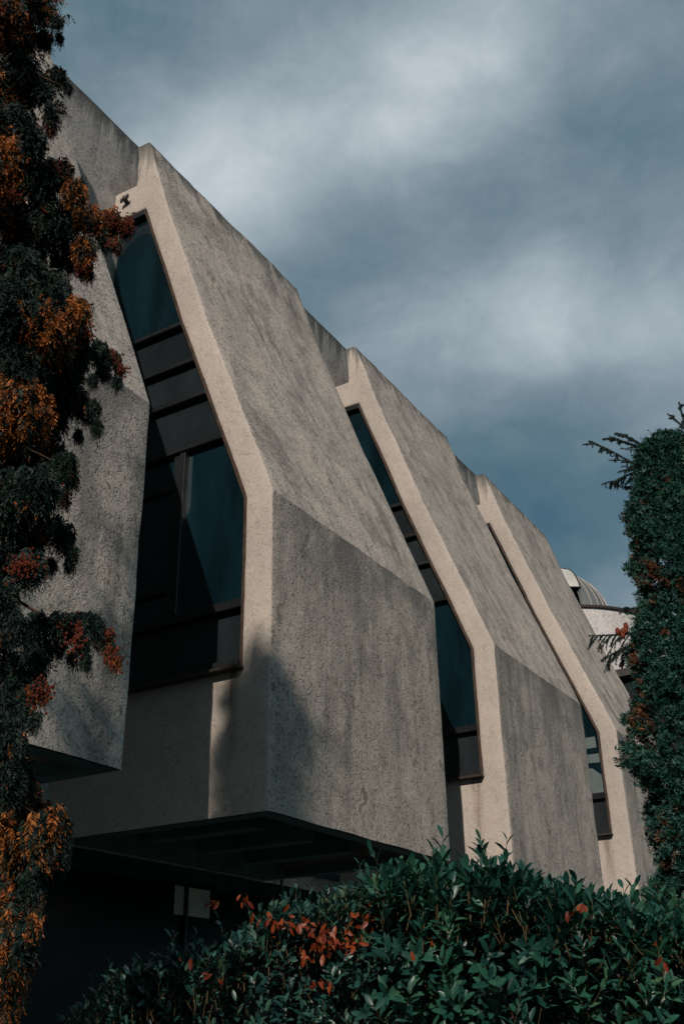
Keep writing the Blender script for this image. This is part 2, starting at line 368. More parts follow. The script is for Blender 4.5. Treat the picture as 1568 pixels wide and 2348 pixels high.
def make_bay(k):
    zs = [ZB]
    while zs[-1] < 11.8: zs.append(zs[-1] + .142)
    zs = zs[:-1] + [11.82]
    # snap to the window limits
    for lim in (WB, WT, 5.37):
        i = min(range(len(zs)), key=lambda q: abs(zs[q] - lim)); zs[i] = lim
    ss = [i * LB / 26 for i in range(27)]
    bm = bmesh.new(); vt = {}
    def V(s, u, z):
        key = (round(s, 4), round(u, 4), round(z, 4))
        if key not in vt:
            p = Vector((s, u, z + CAMZ)); vt[key] = bm.verts.new(p + wobble(p, k, .007 + (.008 if z > 11.3 else 0)))
        return vt[key]
    def F(pts, mi):
        vs = [V(*p) for p in pts]
        if len(set(vs)) == len(vs):
            try: f = bm.faces.new(vs); f.material_index = mi; f.smooth = True
            except ValueError: pass
    for lim in (11.05,):
        i = min(range(len(zs)), key=lambda q: abs(zs[q] - lim)); zs[i] = lim; inotch = i
    def cols(z, top=False):
        a = u0(z); w = a + .355
        if top: return [a + (2.44 + .10 * (z - 11.05) - a) * t for t in (0, 1/7, 2/7, 3/7, 4/7, 5/7, 6/7, 1)]
        return [a, a + .12, a + .24, w] + [w + (UB + .05 - w) * t for t in (.25, .5, .75, 1.0)]
    for i in range(len(zs) - 1):
        z0, z1 = zs[i], zs[i + 1]; a, b = u0(z0), u0(z1)
        for j in range(26): F([(ss[j], a, z0), (ss[j+1], a, z0), (ss[j+1], b, z1), (ss[j], b, z1)], 0)
        c0, c1 = cols(z0, i >= inotch), cols(z1, i >= inotch)
        for j in range(7):
            if j >= 3 and WB - .01 <= z0 and z1 <= WT + .01: continue
            F([(0, c0[j+1], z0), (0, c0[j], z0), (0, c1[j], z1), (0, c1[j+1], z1)], 1)
        for j in range(7): F([(LB, c0[j], z0), (LB, c0[j+1], z0), (LB, c1[j+1], z1), (LB, c1[j], z1)], 1)
        if WB - .01 <= z0 and z1 <= WT + .01:      # window reveal
            F([(0, c0[3], z0), (.16, c0[3], z0), (.16, c1[3], z1), (0, c1[3], z1)], 1)
    for zr, fl in ((WB, 1), (WT, -1)):
        c = cols(zr)[3:]
        for j in range(4): F([(0, c[j], zr), (.16, c[j], zr), (.16, c[j+1], zr), (0, c[j+1], zr)][::fl], 1)
    c = cols(11.05); ct = cols(11.05, True)
    F([(0, ct[0], 11.05)] + [(0, q, 11.05) for q in ct[1:]] + [(0, q, 11.05) for q in c[::-1] if q > ct[-1]] , 1) if False else None
    for (a_, b_) in ((ct[-1], c[-1]),): F([(0, a_, 11.05), (0, b_, 11.05), (LB, b_, 11.05), (LB, a_, 11.05)], 1)
    for i in range(inotch, len(zs) - 1):
        a_, b_ = cols(zs[i], True)[-1], cols(zs[i+1], True)[-1]
        F([(0, a_, zs[i]), (LB, a_, zs[i]), (LB, b_, zs[i+1]), (0, b_, zs[i+1])], 1)
    c = cols(zs[-1], True)
    for j in range(26):
        F([(ss[j], c[0], zs[-1]), (ss[j+1], c[0], zs[-1]), (ss[j+1], c[-1], zs[-1]), (ss[j], c[-1], zs[-1])], 0)
    bmesh.ops.remove_doubles(bm, verts=bm.verts, dist=.0005)
    bmesh.ops.recalc_face_normals(bm, faces=bm.faces)
    for e in bm.edges:
        if len(e.link_faces) == 2 and all(abs(v.co.z - CAMZ - 5.37) < .03 and v.co.y < .05 for v in e.verts): e.smooth = False
    me = bpy.data.meshes.new('concrete_bay'); bm.to_mesh(me); bm.free()
    for m_ in (M_bay, M_ret): me.materials.append(m_)
    o = bpy.data.objects.new('concrete_bay', me); COL.objects.link(o); o.parent = bld; o.location = (k * PER, 0, 0)
    bv = o.modifiers.new('edge', 'BEVEL'); bv.width = .045; bv.segments = 3; bv.limit_method = 'ANGLE'; bv.angle_limit = R(50)
    return o
for k in range(-2, 3):
    bay = make_bay(k)
    # ------- underside of the bay: lip, beams, ceiling
    lip = MB(); lip.box(.03, LB-.03, .03, .20, ZB-.005+CAMZ, ZB+.10+CAMZ); lip.box(.03, .20, .203, 2.35, ZB-.005+CAMZ, ZB+.10+CAMZ)
    lip.box(LB-.20, LB-.03, .203, 2.35, ZB-.005+CAMZ, ZB+.10+CAMZ)
    lip.build('soffit_edge', M_under, bay)
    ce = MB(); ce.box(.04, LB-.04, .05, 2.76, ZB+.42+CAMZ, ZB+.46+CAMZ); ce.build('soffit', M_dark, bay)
    for q in (.98, 1.97, 2.96):
        bmb = MB(); bmb.box(q, q+.22, .88, 2.36, ZB+.08+CAMZ, ZB+.415+CAMZ); bmb.build('soffit_beam', M_under, bay)
    if k in (0,):  # dark stub stands in for a broken hole and its shadow
        hk = MB(); hk.tube([(.02, 2.62, 10.80+CAMZ), (-.10, 2.58, 10.82+CAMZ)], .035, 8)
        hk.bar((-.08, 2.52, 10.83+CAMZ), (-.08, 2.66, 10.79+CAMZ), (1,0,0), .012, (0,0,1), .03)
        hk.build('hole_stub', M_lead, bay)
    # ------- window
    wz = CAMZ
    win = MB()
    def edge(z): return u0(z) + .355
    GS = .075
    def frame_line(pts, w=.02):
        for a_, b_ in zip(pts[:-1], pts[1:]):
            jamb.bar((GS-.01, a_[0]+w, a_[1]+wz), (GS-.01, b_[0]+w, b_[1]+wz), (1,0,0), .045, (0,1,0), w)
    zz_ = [WB+.02, 5.37, 5.95, 6.82, 8.18, 9.31, WT-.02]
    jamb = MB(); frame_line([(edge(z), z) for z in zz_])
    def rail(z, h, s=GS-.02, d=.05, u1=2.78):
        rm = MB(); rm.box(s-d, s+d, edge(z)+.03, u1, z-h+wz, z+h+wz)
        ro_ = rm.build('window_rail', M_frame, bay); bv = ro_.modifiers.new('edge', 'BEVEL'); bv.width = .006; bv.segments = 1
    rail(WB+.05, .045, GS-.05, .07); rail(WT-.05, .045)
    for z in (8.21, 7.57, 7.01, 6.30): rail(z, .032)
    rail(4.14, .05)
    win.box(GS-.06, GS+.05, 1.275, 1.355, 4.20+wz, 6.25+wz)                       # mullion
    # casement left of the mullion
    win.box(GS-.035, GS+.03, 1.36, 2.78, 5.80+wz, 5.92+wz); win.box(GS-.035, GS+.03, 1.36, 2.78, 4.50+wz, 4.62+wz)
    win.box(GS-.03, GS+.03, 1.36, 1.46, 4.20+wz, 6.25+wz)
    jamb.build('window_jamb', M_jamb, bay)
    wo_ = win.build('casement', M_frame, bay)
    bv = wo_.modifiers.new('edge', 'BEVEL'); bv.width = .006; bv.segments = 1
    gl = MB()
    def pane(z0, z1, mb, s=GS+.02, ua=None, ub_=2.79):
        zz2 = [z0] + [z for z in zz_ if z0 < z < z1] + [z1]
        for a_, b_ in zip(zz2[:-1], zz2[1:]):
            ea = edge(a_) if ua is None else ua; eb = edge(b_) if ua is None else ua
            mb.face([(s, ub_, a_+wz), (s, ea, a_+wz), (s, eb, b_+wz), (s, ub_, b_+wz)])
            mb.face([(s+.02, ub_, a_+wz), (s+.02, ub_, b_+wz), (s+.02, eb, b_+wz), (s+.02, ea, a_+wz)])
    pane(8.21, WT, gl); gl.build('glass_pane', M_glass, bay)
    gl = MB(); pane(4.14, 6.30, gl, ub_=1.31); gl.build('glass_pane', M_glass, bay)
    gl = MB(); pane(4.14, 6.30, gl, ua=1.31, s=GS+.015); gl.build('glass_pane', M_glass, bay)
    for za, zb_ in ((7.57, 8.21), (7.01, 7.57), (6.30, 7.01), (WB, 4.14)):
        pn = MB(); pane(za, zb_, pn); pn.build('spandrel_panel', M_spandrel, bay)
    if k == 2:  # pale room shapes seen through the glass, laid just over the pane
        bl = MB(); bl.face([(GS+.012, 1.3, 4.22+wz), (GS+.012, .43, 4.22+wz), (GS+.012, .43, 4.55+wz), (GS+.012, .60, 4.70+wz), (GS+.012, .78, 4.72+wz), (GS+.012, .80, 4.82+wz), (GS+.012, .43, 4.80+wz), (GS+.012, .43, 4.98+wz), (GS+.012, 1.3, 4.98+wz)])
        bl.face([(GS+.012, 1.3, 5.10+wz), (GS+.012, .46, 5.10+wz), (GS+.012, .47, 5.32+wz), (GS+.012, 1.3, 5.32+wz)])
        bl.build('pale_panel', M_room, bay)
    sill = MB(); sill.bar((-.045, .33, WB-.01+wz), (-.045, 2.80, WB-.01+wz), (1,0,0), .075, (0,0,1), .014)
    sill.build('window_sill', M_lead, bay)

# main body behind the bays, ground floor, roof
mbd = MB()
s0, s1 = -2*PER - GAP, 2*PER + LB - .02
mbd.box(s0, s1, UB + .06, 14.0, ZB + .3 + CAMZ, 12.0 + CAMZ)
mbd.build('upper_floors', M_ret, bld)
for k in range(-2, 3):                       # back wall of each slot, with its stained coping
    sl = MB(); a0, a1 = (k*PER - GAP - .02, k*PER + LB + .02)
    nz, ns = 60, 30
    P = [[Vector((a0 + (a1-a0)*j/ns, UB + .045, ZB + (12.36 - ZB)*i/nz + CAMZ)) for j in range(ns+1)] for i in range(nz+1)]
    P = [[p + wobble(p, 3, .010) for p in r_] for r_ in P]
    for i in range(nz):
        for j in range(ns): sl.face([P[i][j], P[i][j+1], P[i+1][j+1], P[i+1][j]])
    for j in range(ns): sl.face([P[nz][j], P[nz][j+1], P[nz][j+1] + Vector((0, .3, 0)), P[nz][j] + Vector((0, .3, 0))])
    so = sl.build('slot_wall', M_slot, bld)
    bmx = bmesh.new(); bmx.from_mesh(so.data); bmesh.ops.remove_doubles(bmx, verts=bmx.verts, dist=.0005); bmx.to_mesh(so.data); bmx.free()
for k in range(-2, 3):
    bb = MB(); bb.box(k*PER + .21, k*PER + LB - .21, 2.37, 2.66, ZB - .02 + CAMZ, ZB + .41 + CAMZ); bb.build('edge_beam', M_under, bld)
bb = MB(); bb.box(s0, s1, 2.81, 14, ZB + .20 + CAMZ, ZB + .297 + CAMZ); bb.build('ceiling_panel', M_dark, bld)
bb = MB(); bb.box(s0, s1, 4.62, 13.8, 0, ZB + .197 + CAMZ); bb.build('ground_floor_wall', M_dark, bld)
# ground floor glazing: posts, transom and panes
for i in range(int((s1 - s0) / 3.05)):
    a = s0 + .1 + i * 3.05
    p_ = MB(); p_.box(a + .05, a + 3.0, 4.56, 4.58, .12, 3.64); p_.build('glass_pane', M_gfglass, bld)
    f_ = MB(); f_.box(a, a + .05, 4.50, 4.615, 0, 3.66); f_.box(a + .05, a + 3.0, 4.52, 4.615, 0, .12)
    f_.build('glazing_frame', M_frame, bld)
bb = MB(); bb.box(4.22, 5.05, 4.545, 4.555, 3.26, 3.655); bb.build('pale_panel', M_panel, bld)  # pale rectangle just in front of the ground floor panes

# ------------------------------------------------------------------ observatory
DC = Vector((8.23, 39.14, 0)); DR, RR = 2.4, 4.2
zc = 14.34 + CAMZ; zr = 13.80 + CAMZ
obs = empty('observatory', DC)
tag(obs, 'round white observatory tower with a grey ribbed dome behind the last concrete bay', 'observatory')
def ring(mb, prof, n=96, a0=0, a1=2*math.pi):
    b = len(mb.v); k = len(prof)
    for i in range(n + 1):
        an = a0 + (a1 - a0) * i / n
        for r_, z_ in prof: mb.v.append((r_ * math.cos(an), r_ * math.sin(an), z_))
    for i in range(n):
        for j in range(k - 1):
            q = b + i * k + j; mb.f.append((q, q + k, q + k + 1, q + 1)); mb.mi.append(0)
m_ = MB(); ring(m_, [(RR - .06, 9.0), (RR - .06, zr - .10)]); m_.build('drum_wall', M_drum, obs, True)
m_ = MB(); ring(m_, [(RR - .055, zr - .10), (RR + .03, zr - .08), (RR + .04, zr), (RR - .03, zr + .02), (2.2, zr - .1)]); m_.build('rim', M_lead, obs)
SL = -math.pi/2 - R(12) + R(17)          # bearing of the slit
m_ = MB(); ring(m_, [(DR * math.cos(R(e)), zc + DR * math.sin(R(e))) for e in range(-18, 91, 6)], 96, SL + R(13), SL + 2*math.pi - R(13))
dome = m_.build('dome', M_dome, obs, True)
for i in range(36):
    an = SL + R(16) + i * R(328 / 35)
    r_ = MB(); r_.tube([((DR + .004) * math.cos(R(e)) * math.cos(an), (DR + .004) * math.cos(R(e)) * math.sin(an), zc + (DR + .004) * math.sin(R(e))) for e in range(-15, 80, 8)], .016, 4)
    r_.build('dome_seam', M_rib, dome)
m_ = MB(); ring(m_, [(.3, zc - .6), (1.8, zc - .6), (1.8, zc + 1.0), (.3, zc + 1.4)], 24); m_.build('dark_interior', M_dark, obs)
# shutter: a curved shell over the slit from the crown down, standing off the dome
m_ = MB(); wS = .62; K = 24
ex = Vector((math.cos(SL), math.sin(SL), 0)); ey = Vector((-math.sin(SL), math.cos(SL), 0))
def arc(e, r_, y): return ex * (r_ * math.cos(R(e))) + ey * y + Vector((0, 0, zc + r_ * math.sin(R(e))))
for i in range(K):
    e0, e1 = 22 + i * 105 / K, 22 + (i + 1) * 105 / K
    for j in range(6):
        y0, y1 = -wS + 2*wS*j/6, -wS + 2*wS*(j+1)/6
        ro = lambda y: DR + .13 - .06 * (y / wS) ** 2
        m_.face([arc(e0, ro(y0), y0), arc(e0, ro(y1), y1), arc(e1, ro(y1), y1), arc(e1, ro(y0), y0)])
    for y in (-wS, wS): m_.face([arc(e0, DR - .1, y), arc(e0, DR + .07, y), arc(e1, DR + .07, y), arc(e1, DR - .1, y)])
sh = m_.build('shutter', M_shut, obs, True)
m_ = MB()
for y in (-wS, wS): m_.tube([arc(e, DR + .08, y) for e in np.linspace(22, 127, 26)], .028, 5)
for e in (22, 70): m_.tube([arc(e, DR + .12, y) for y in np.linspace(-wS, wS, 6)], .026, 5)
m_.build('shutter_frame', M_lead, sh)
m_ = MB()
for y in (-wS + .03, wS - .03): m_.tube([arc(e, DR + .01, y) for e in np.linspace(-10, 27, 8)], .035, 5)
m_.build('slit_rail', M_dome, obs)
wing = MB()
base_s = empty('flat_roofed_wing', B0, PHI)
tag(base_s, 'dark flat roofed wing below the observatory drum beyond the last bay', 'building')
wing.box(24.5, 44, 1.2, 13, 0, 10.30 + CAMZ); wing.build('wall', M_wing, base_s)
wing = MB(); wing.box(24.2, 44.3, .9, 13.3, 10.31 + CAMZ, 10.55 + CAMZ); wing.build('roof', M_lead, base_s)

# ------------------------------------------------------------------ foliage builders
def nrm(a): return a / np.maximum(np.linalg.norm(a, axis=-1, keepdims=True), 1e-9)
def fronds(P, A, L, K=14, wid=.16, spread=.55, rng=rng, ang=.75, droop=.35, nrmv=None):
    """flat scale-leaf sprays: P bases, A axes, L lengths -> quads of rhombic leaflets"""
    n = len(P); A = nrm(A)
    side = nrm(np.cross(A, nrmv if nrmv is not None else rng.normal(size=(n, 3)))); up = np.cross(side, A)
    out = []
    for k in range(K):
        t = (k + .5) / K; sg = 1 if k % 2 else -1
        tt = t * .92
        base = P + A * (L * tt)[:, None] + np.array([0, 0, -1]) * (L * droop * tt * tt)[:, None]
        if k >= K - 1: d = A.copy(); ll = L * .28
        else:
            a_ = ang + rng.normal(size=n) * .15
            d = A * np.cos(a_)[:, None] + side * (sg * np.sin(a_))[:, None] + up * (rng.normal(size=n) * .22)[:, None]
            ll = L * spread * (1 - .72 * t) * (.75 + .5 * rng.random(n))
        d = nrm(d + np.array([0, 0, -.25 * droop]))
        w = np.cross(d, up + .6 * rng.normal(size=(n, 3))); w = nrm(w) * (ll * wid)[:, None]
        tip = base + d * ll[:, None]; mid = base + d * (ll * .45)[:, None]
        out.append(np.stack([base, mid + w, tip, mid - w], axis=1))
    return np.concatenate(out, axis=0)
def cones_mesh(P, r):
    """small egg-shaped cones as octahedral beads"""
    o = np.array([[1,0,0],[-1,0,0],[0,1,0],[0,-1,0],[0,0,1.3],[0,0,-1.3]])
    F = [(0,2,4),(2,1,4),(1,3,4),(3,0,4),(2,0,5),(1,2,5),(3,1,5),(0,3,5)]
    V = P[:, None, :] + o[None] * r[:, None, None]
    return np.stack([V[:, list(f), :] for f in F], axis=1).reshape(-1, 3, 3)

# ------------------------------------------------------------------ drooping conifer close on the left
LOBES = [  # spot, radius, kind (d shaded dark, g sunlit gold, c sunlit gold with cones), depth step
 (95,25,45,'d'),(132,55,22,'d'),(138,90,14,'d'),(40,80,70,'g'),(25,40,50,'c'),(105,95,26,'d'),(135,180,26,'d'),(158,205,15,'d'),(100,215,30,'d'),(118,265,26,'d'),(122,300,15,'d'),
 (50,190,75,'d'),(30,300,70,'d'),(20,250,60,'g'),(80,330,40,'d'),(20,390,80,'g'),(70,350,34,'c'),(95,420,60,'d'),(130,400,36,'d'),(150,400,28,'d'),(172,445,38,'g'),(185,430,22,'d'),
 (110,520,75,'d'),(165,500,45,'g'),(212,510,38,'g'),(255,515,36,'c'),(288,528,24,'c'),(268,568,18,'c'),(238,560,20,'d'),(195,575,36,'g'),(150,590,50,'d'),(198,628,24,'c'),(60,560,70,'c'),(15,480,60,'c'),(50,640,80,'d'),
 (40,720,90,'d'),(10,650,50,'g'),(120,680,60,'d'),(180,720,36,'g'),(160,750,50,'g'),(100,760,70,'g'),(130,790,50,'c'),(188,770,28,'c'),(175,820,42,'d'),(230,812,30,'d'),(262,825,24,'d'),(275,850,15,'c'),(270,880,13,'d'),
 (240,860,24,'d'),(213,875,16,'d'),(150,870,50,'d'),(50,850,90,'d'),(20,800,60,'g'),(180,925,32,'d'),(215,940,22,'d'),(222,985,18,'d'),(200,960,16,'d'),(180,1002,14,'d'),(120,940,60,'d'),(50,950,90,'g'),(90,900,50,'g'),
 (30,1050,90,'d'),(100,1040,60,'d'),(150,1070,32,'d'),(165,1105,20,'c'),(148,1145,20,'c'),(90,1130,60,'d'),(30,1160,80,'d'),(80,1220,50,'d'),(130,1205,22,'d'),(150,1240,26,'d'),(165,1275,18,'d'),(160,1300,13,'d'),(120,1300,15,'d'),(75,1310,36,'d'),(30,1290,50,'d'),
 (10,1380,40,'d'),(4,1450,40,'d'),(40,1445,28,'d'),(85,1448,30,'d'),(130,1442,26,'d'),(175,1440,28,'d'),(212,1440,28,'d'),(240,1470,24,'c'),(258,1502,18,'c'),(266,1520,12,'c'),(190,1480,20,'d'),(200,1520,14,'d'),(168,1515,13,'d'),(135,1490,18,'d'),
 (88,1500,36,'d'),(70,1550,40,'d'),(92,1590,24,'c'),(30,1540,40,'d'),(20,1620,50,'d'),(60,1640,22,'d'),(80,1660,14,'d'),(10,1700,50,'d'),(45,1720,24,'d'),(20,1790,45,'d'),(55,1790,28,'d'),(72,1830,22,'d'),(50,1850,40,'g'),
 (95,1880,30,'g'),(128,1890,26,'g'),(148,1905,16,'g'),(85,1925,34,'g'),(120,1930,26,'g'),(112,1970,20,'c'),(40,1920,50,'g'),(10,1950,50,'d'),(95,1990,22,'g'),(50,1990,38,'g'),(75,2040,30,'d'),(40,2060,38,'g'),(88,2080,18,'c'),(15,2060,40,'g'),
 (50,2110,32,'c'),(78,2130,16,'g'),(20,2140,40,'g'),(55,2170,26,'d'),(30,2200,36,'g'),(65,2215,16,'c'),(20,2260,34,'g'),(42,2280,20,'c'),(10,2310,26,'c'),(25,2335,18,'g'),(150,1960,14,'d'),(142,1990,12,'d')]
tree = empty('drooping_conifer', (at(-260, 1200, 3.7).x, at(-260, 1200, 3.7).y, 0))
tag(tree, 'drooping conifer with scale sprays coloured as shaded dark and sunlit gold and red brown cones close on the left', 'tree')
T0 = np.array(tree.location)
gP = {'d': [], 'g': []}; gA = {'d': [], 'g': []}; gL = {'d': [], 'g': []}; coneP = []; coneR = []; limbs = MB()
for i, (px, py, r, kd) in enumerate(LOBES):
    D = 3.45 + rng.uniform(-.22, .22) + max(0, (90 - px)) * .0012
    c = np.array(at(px, py, D)) - T0
    rm = r * D / 2500
    n = int(34 + 170 * (r / 40) ** 2)
    q = nrm(rng.normal(size=(n, 3))) * (rng.random(n) ** .45)[:, None]
    pos = c + q * rm * np.array([1.0, 1.15, 1.15])
    out = q.copy(); out[:, 2] = 0
    A = nrm(out * .42 + np.array([.16, -.1, -.95]) + rng.normal(size=(n, 3)) * .34)
    L_ = rng.uniform(.045, .08, n) * (1.0 if r > 25 else .7)
    pos = pos - A * (L_ * .6)[:, None]
    gold = rng.random(n) < ({'d': .015, 'g': .60, 'c': .34}[kd]) * (.7 if py > 1800 else 1.0)  # sprays coloured as if the sun caught them
    for key, msk in (('g', gold), ('d', ~gold)):
        gP[key].append(pos[msk]); gA[key].append(A[msk]); gL[key].append(L_[msk])
    if kd == 'c' or (kd == 'd' and rng.random() < .15):
        for _ in range(2 if r > 20 else 1):
            cc = c + rng.normal(size=3) * rm * .3 + np.array([0, -rm * .85, -.15 * rm]); nc = int(34 + r * 1.3)
            coneP.append(cc + rng.normal(size=(nc, 3)) * np.clip(np.array([.020, .012, .022]) * (r / 40 + .35), .004, .021)); coneR.append(rng.uniform(.0035, .0062, nc))
    if i % 7 == 0:
        zt = c[2] + .10 + .1 * rng.random()
        root = np.array([0, 0, zt]); midp = root * .4 + c * .6 + np.array([0, 0, .12])
        limbs.tube([root, root * .7 + midp * .3 + [0, 0, .04], midp, c], [.014, .010, .006, .002], 6)
# the rest of the crown, beyond the left edge of the view
for i in range(150):
    z_ = rng.uniform(.4, 6.6); rr_ = (1.0 - .62 * max(0, z_ - 2.5) / 4.3) * .8
    an = rng.uniform(0, 2*math.pi); rad_ = rr_ * rng.uniform(.35, 1.0)
    c = np.array([math.cos(an) * rad_ - .12, math.sin(an) * rad_, z_])
    if c[0] > .28 and c[1] < .3: continue
    n = 150; q = nrm(rng.normal(size=(n, 3))) * (rng.random(n) ** .45)[:, None]
    pos = c + q * .16; A = nrm(q * np.array([.5, .5, 0]) + np.array([math.cos(an)*.2, math.sin(an)*.2, -.75]) + rng.normal(size=(n, 3)) * .35)
    L_ = rng.uniform(.045, .08, n); gold = rng.random(n) < .3
    for key, msk in (('g', gold), ('d', ~gold)):
        gP[key].append(pos[msk]); gA[key].append(A[msk]); gL[key].append(L_[msk])
for key, mt, nm in (('d', M_cshade, 'crown'), ('g', M_csun, 'sunlit_spray')):
    P_, A_, L_ = (np.concatenate(x) for x in (gP[key], gA[key], gL[key]))
    V = fronds(P_, A_, L_, K=17, wid=.13, spread=.46)
    quads(nm, V, mt, parent=tree)
quads('cones', cones_mesh(np.concatenate(coneP), np.concatenate(coneR)), M_cone, parent=tree, smooth=True)
limbs.build('branches', M_bark, tree, True)
tk = MB(); tk.tube([(0, 0, -.05), (.02, 0, 1.5), (-.02, .03, 3.5), (0, 0, 5.4), (0.02, 0, 6.7)], [.13, .10, .075, .045, .01], 10); tk.build('trunk', M_bark, tree, True)

# ------------------------------------------------------------------ columnar thuja on the right
SIL = [(985,1530),(992,1492),(1010,1466),(1050,1450),(1100,1450),(1150,1432),(1200,1428),(1300,1434),(1350,1442),(1400,1440),(1450,1442),(1500,1432),(1600,1426),(1700,1420),(1780,1417),(1830,1452),(1900,1470),(2000,1478),(2080,1470),(2300,1460),(2600,1480)]
def column_tree(name, base, height, rfun, n_g, label, group=None, rust_bias=None, seed=1, Lr=(.07, .13), front=True, k=8):
    rg = np.random.default_rng(seed)
    t = empty(name, base); tag(t, label, 'tree', group)
    cl = 13; n = n_g // cl; z = rg.uniform(.25, 1.0, n) * height
    z = np.where(rg.random(n) < .08, height * (1 - .12 * rg.random(n) ** 1.5), z)
    an = rg.uniform(0, 2*math.pi, n)
    if front: an = np.where(rg.random(n) < .55, -math.pi/2 - .35 + rg.normal(size=n) * .75, an)
    # lumpy surface
    lump = np.array([mnoise.noise(Vector((math.cos(a)*2.2, math.sin(a)*2.2, zz*2.1 + seed))) * .16 + mnoise.noise(Vector((math.cos(a)*5, math.sin(a)*5, zz*5))) * .14 for a, zz in zip(an, z)])
    rr_ = np.array([rfun(zz) for zz in z])
    depth = rg.random(n) ** 2 * .26
    rad_ = rr_ * (1 - depth * .8) * (1 + lump)
    P_ = np.stack([np.cos(an) * rad_, np.sin(an) * rad_, z], axis=1)
    outd = np.stack([np.cos(an), np.sin(an), np.zeros(n)], axis=1)
    A_ = nrm(outd * .8 + np.array([0, 0, .5]) + rg.normal(size=(n, 3)) * .35)
    rc = np.array([mnoise.noise(Vector(p) * 1.9 + Vector((seed, 3, 1))) for p in P_]) + rg.normal(size=n) * .24
    # each clump is a fan of sprays springing from one point
    sz = np.repeat(rg.uniform(.6, 1.35, n), cl)
    P_ = np.repeat(P_, cl, 0); A_ = np.repeat(A_, cl, 0); outd = np.repeat(outd, cl, 0); rc = np.repeat(rc, cl); n = len(P_)
    L_ = rg.uniform(*Lr, n) * sz
    P_ = P_ + rg.normal(size=(n, 3)) * (Lr[1] * .28 * sz)[:, None]
    A_ = nrm(A_ + rg.normal(size=(n, 3)) * .42)
    rn = rc + rg.normal(size=n) * .07
    if rust_bias is not None: rn = rn + rust_bias(P_)
    rust = rn > (.50 if rust_bias is not None else .62)
    P_ = P_ - A_ * (L_ * .6)[:, None]
    nv = outd * .4 + rg.normal(size=(n, 3)) * .8
    for msk, mt, nm in ((~rust, M_tgreen, 'crown'), (rust, M_trust, 'rust_spray')):
        if msk.sum() > 0:
            quads(nm, fronds(P_[msk], A_[msk], L_[msk], K=k, wid=.20, spread=.62, rng=rg, droop=.1, nrmv=nv[msk]), mt, parent=t)
    tk = MB(); tk.tube([(0, 0, -.05), (0.02, 0, height*.4), (0, .02, height*.8), (0, 0, height*.97)], [.10, .07, .03, .008], 8); tk.build('trunk', M_bark, t, True)
    return t
ax = at(1648, 1700, 10.3); tb = Vector((ax.x, ax.y, 0))
zs_ = []; rs_ = []
for y, x in SIL:
    p = at(x, y, 10.15); cen = at(1632, y, 10.15)
    zs_.append(p.z); rs_.append(max(.05, (p.x - tb.x) * (-tb.y) / tb.length + (p.y - tb.y) * tb.x / tb.length))
zs_ = zs_[::-1]; rs_ = rs_[::-1]
def rcol(z): return float(np.interp(z, zs_, rs_)) * .94 - .02
cd = Vector((tb.x, tb.y)).normalized(); lf = np.array([-cd.y, cd.x])
def rb(P):   # rusty foliage gathers on the side towards the building
    e = (P[:, 0] * lf[0] + P[:, 1] * lf[1]) / .9
    zb_ = P[:, 2]
    return np.clip(e - .45, 0, 1) * .45 * np.exp(-((zb_ - 4.6) / 1.3) ** 2) - .03
column_tree('columnar_thuja', tb, zs_[-1] - .10, rcol, 60000, 'tall clipped green thuja column with rusty patches at the right edge', rust_bias=rb, seed=4, Lr=(.05, .095))

# ------------------------------------------------------------------ cedar behind the column
cb = at(1660, 1500, 13.0)
cedar = empty('blue_cedar', (cb.x, cb.y, 0)); tag(cedar, 'dark blue green cedar with bare tipped branches poking out behind the thuja column', 'tree')
C0 = Vector((cb.x, cb.y, 0))
DCED = 11.8
needP, needA, needL = [], [], []; wood = MB()
def twig(pts, r0, r1, tuft=.018, dens=170):
    pts = [Vector(p) for p in pts]; n = len(pts)
    wood.tube([p - C0 for p in pts], [r0 + (r1 - r0) * i / (n - 1) for i in range(n)], 5)
    for a, b in zip(pts[:-1], pts[1:]):
        L_ = (b - a).length; m = max(3, int(L_ * dens)); d = (b - a).normalized()
        m = max(3, m // 4)      # rosettes of needles
        for i in range(m):
            p = a.lerp(b, (i + random.random() * .6) / m) - C0
            for _ in range(11):
                dd = (Vector((random.gauss(0, 1), random.gauss(0, 1), random.gauss(.25, 1))).normalized() + d * .35).normalized()
                needP.append(p); needA.append(dd); needL.append(tuft * 1.15 * random.uniform(.7, 1.25))
def curve(P, n=10):
    P = [Vector(p) for p in P]; out = []
    for i in range(n + 1):
        t = i / n; a = [p.copy() for p in P]
        while len(a) > 1: a = [a[j].lerp(a[j+1], t) for j in range(len(a) - 1)]
        out.append(a[0])
    return out
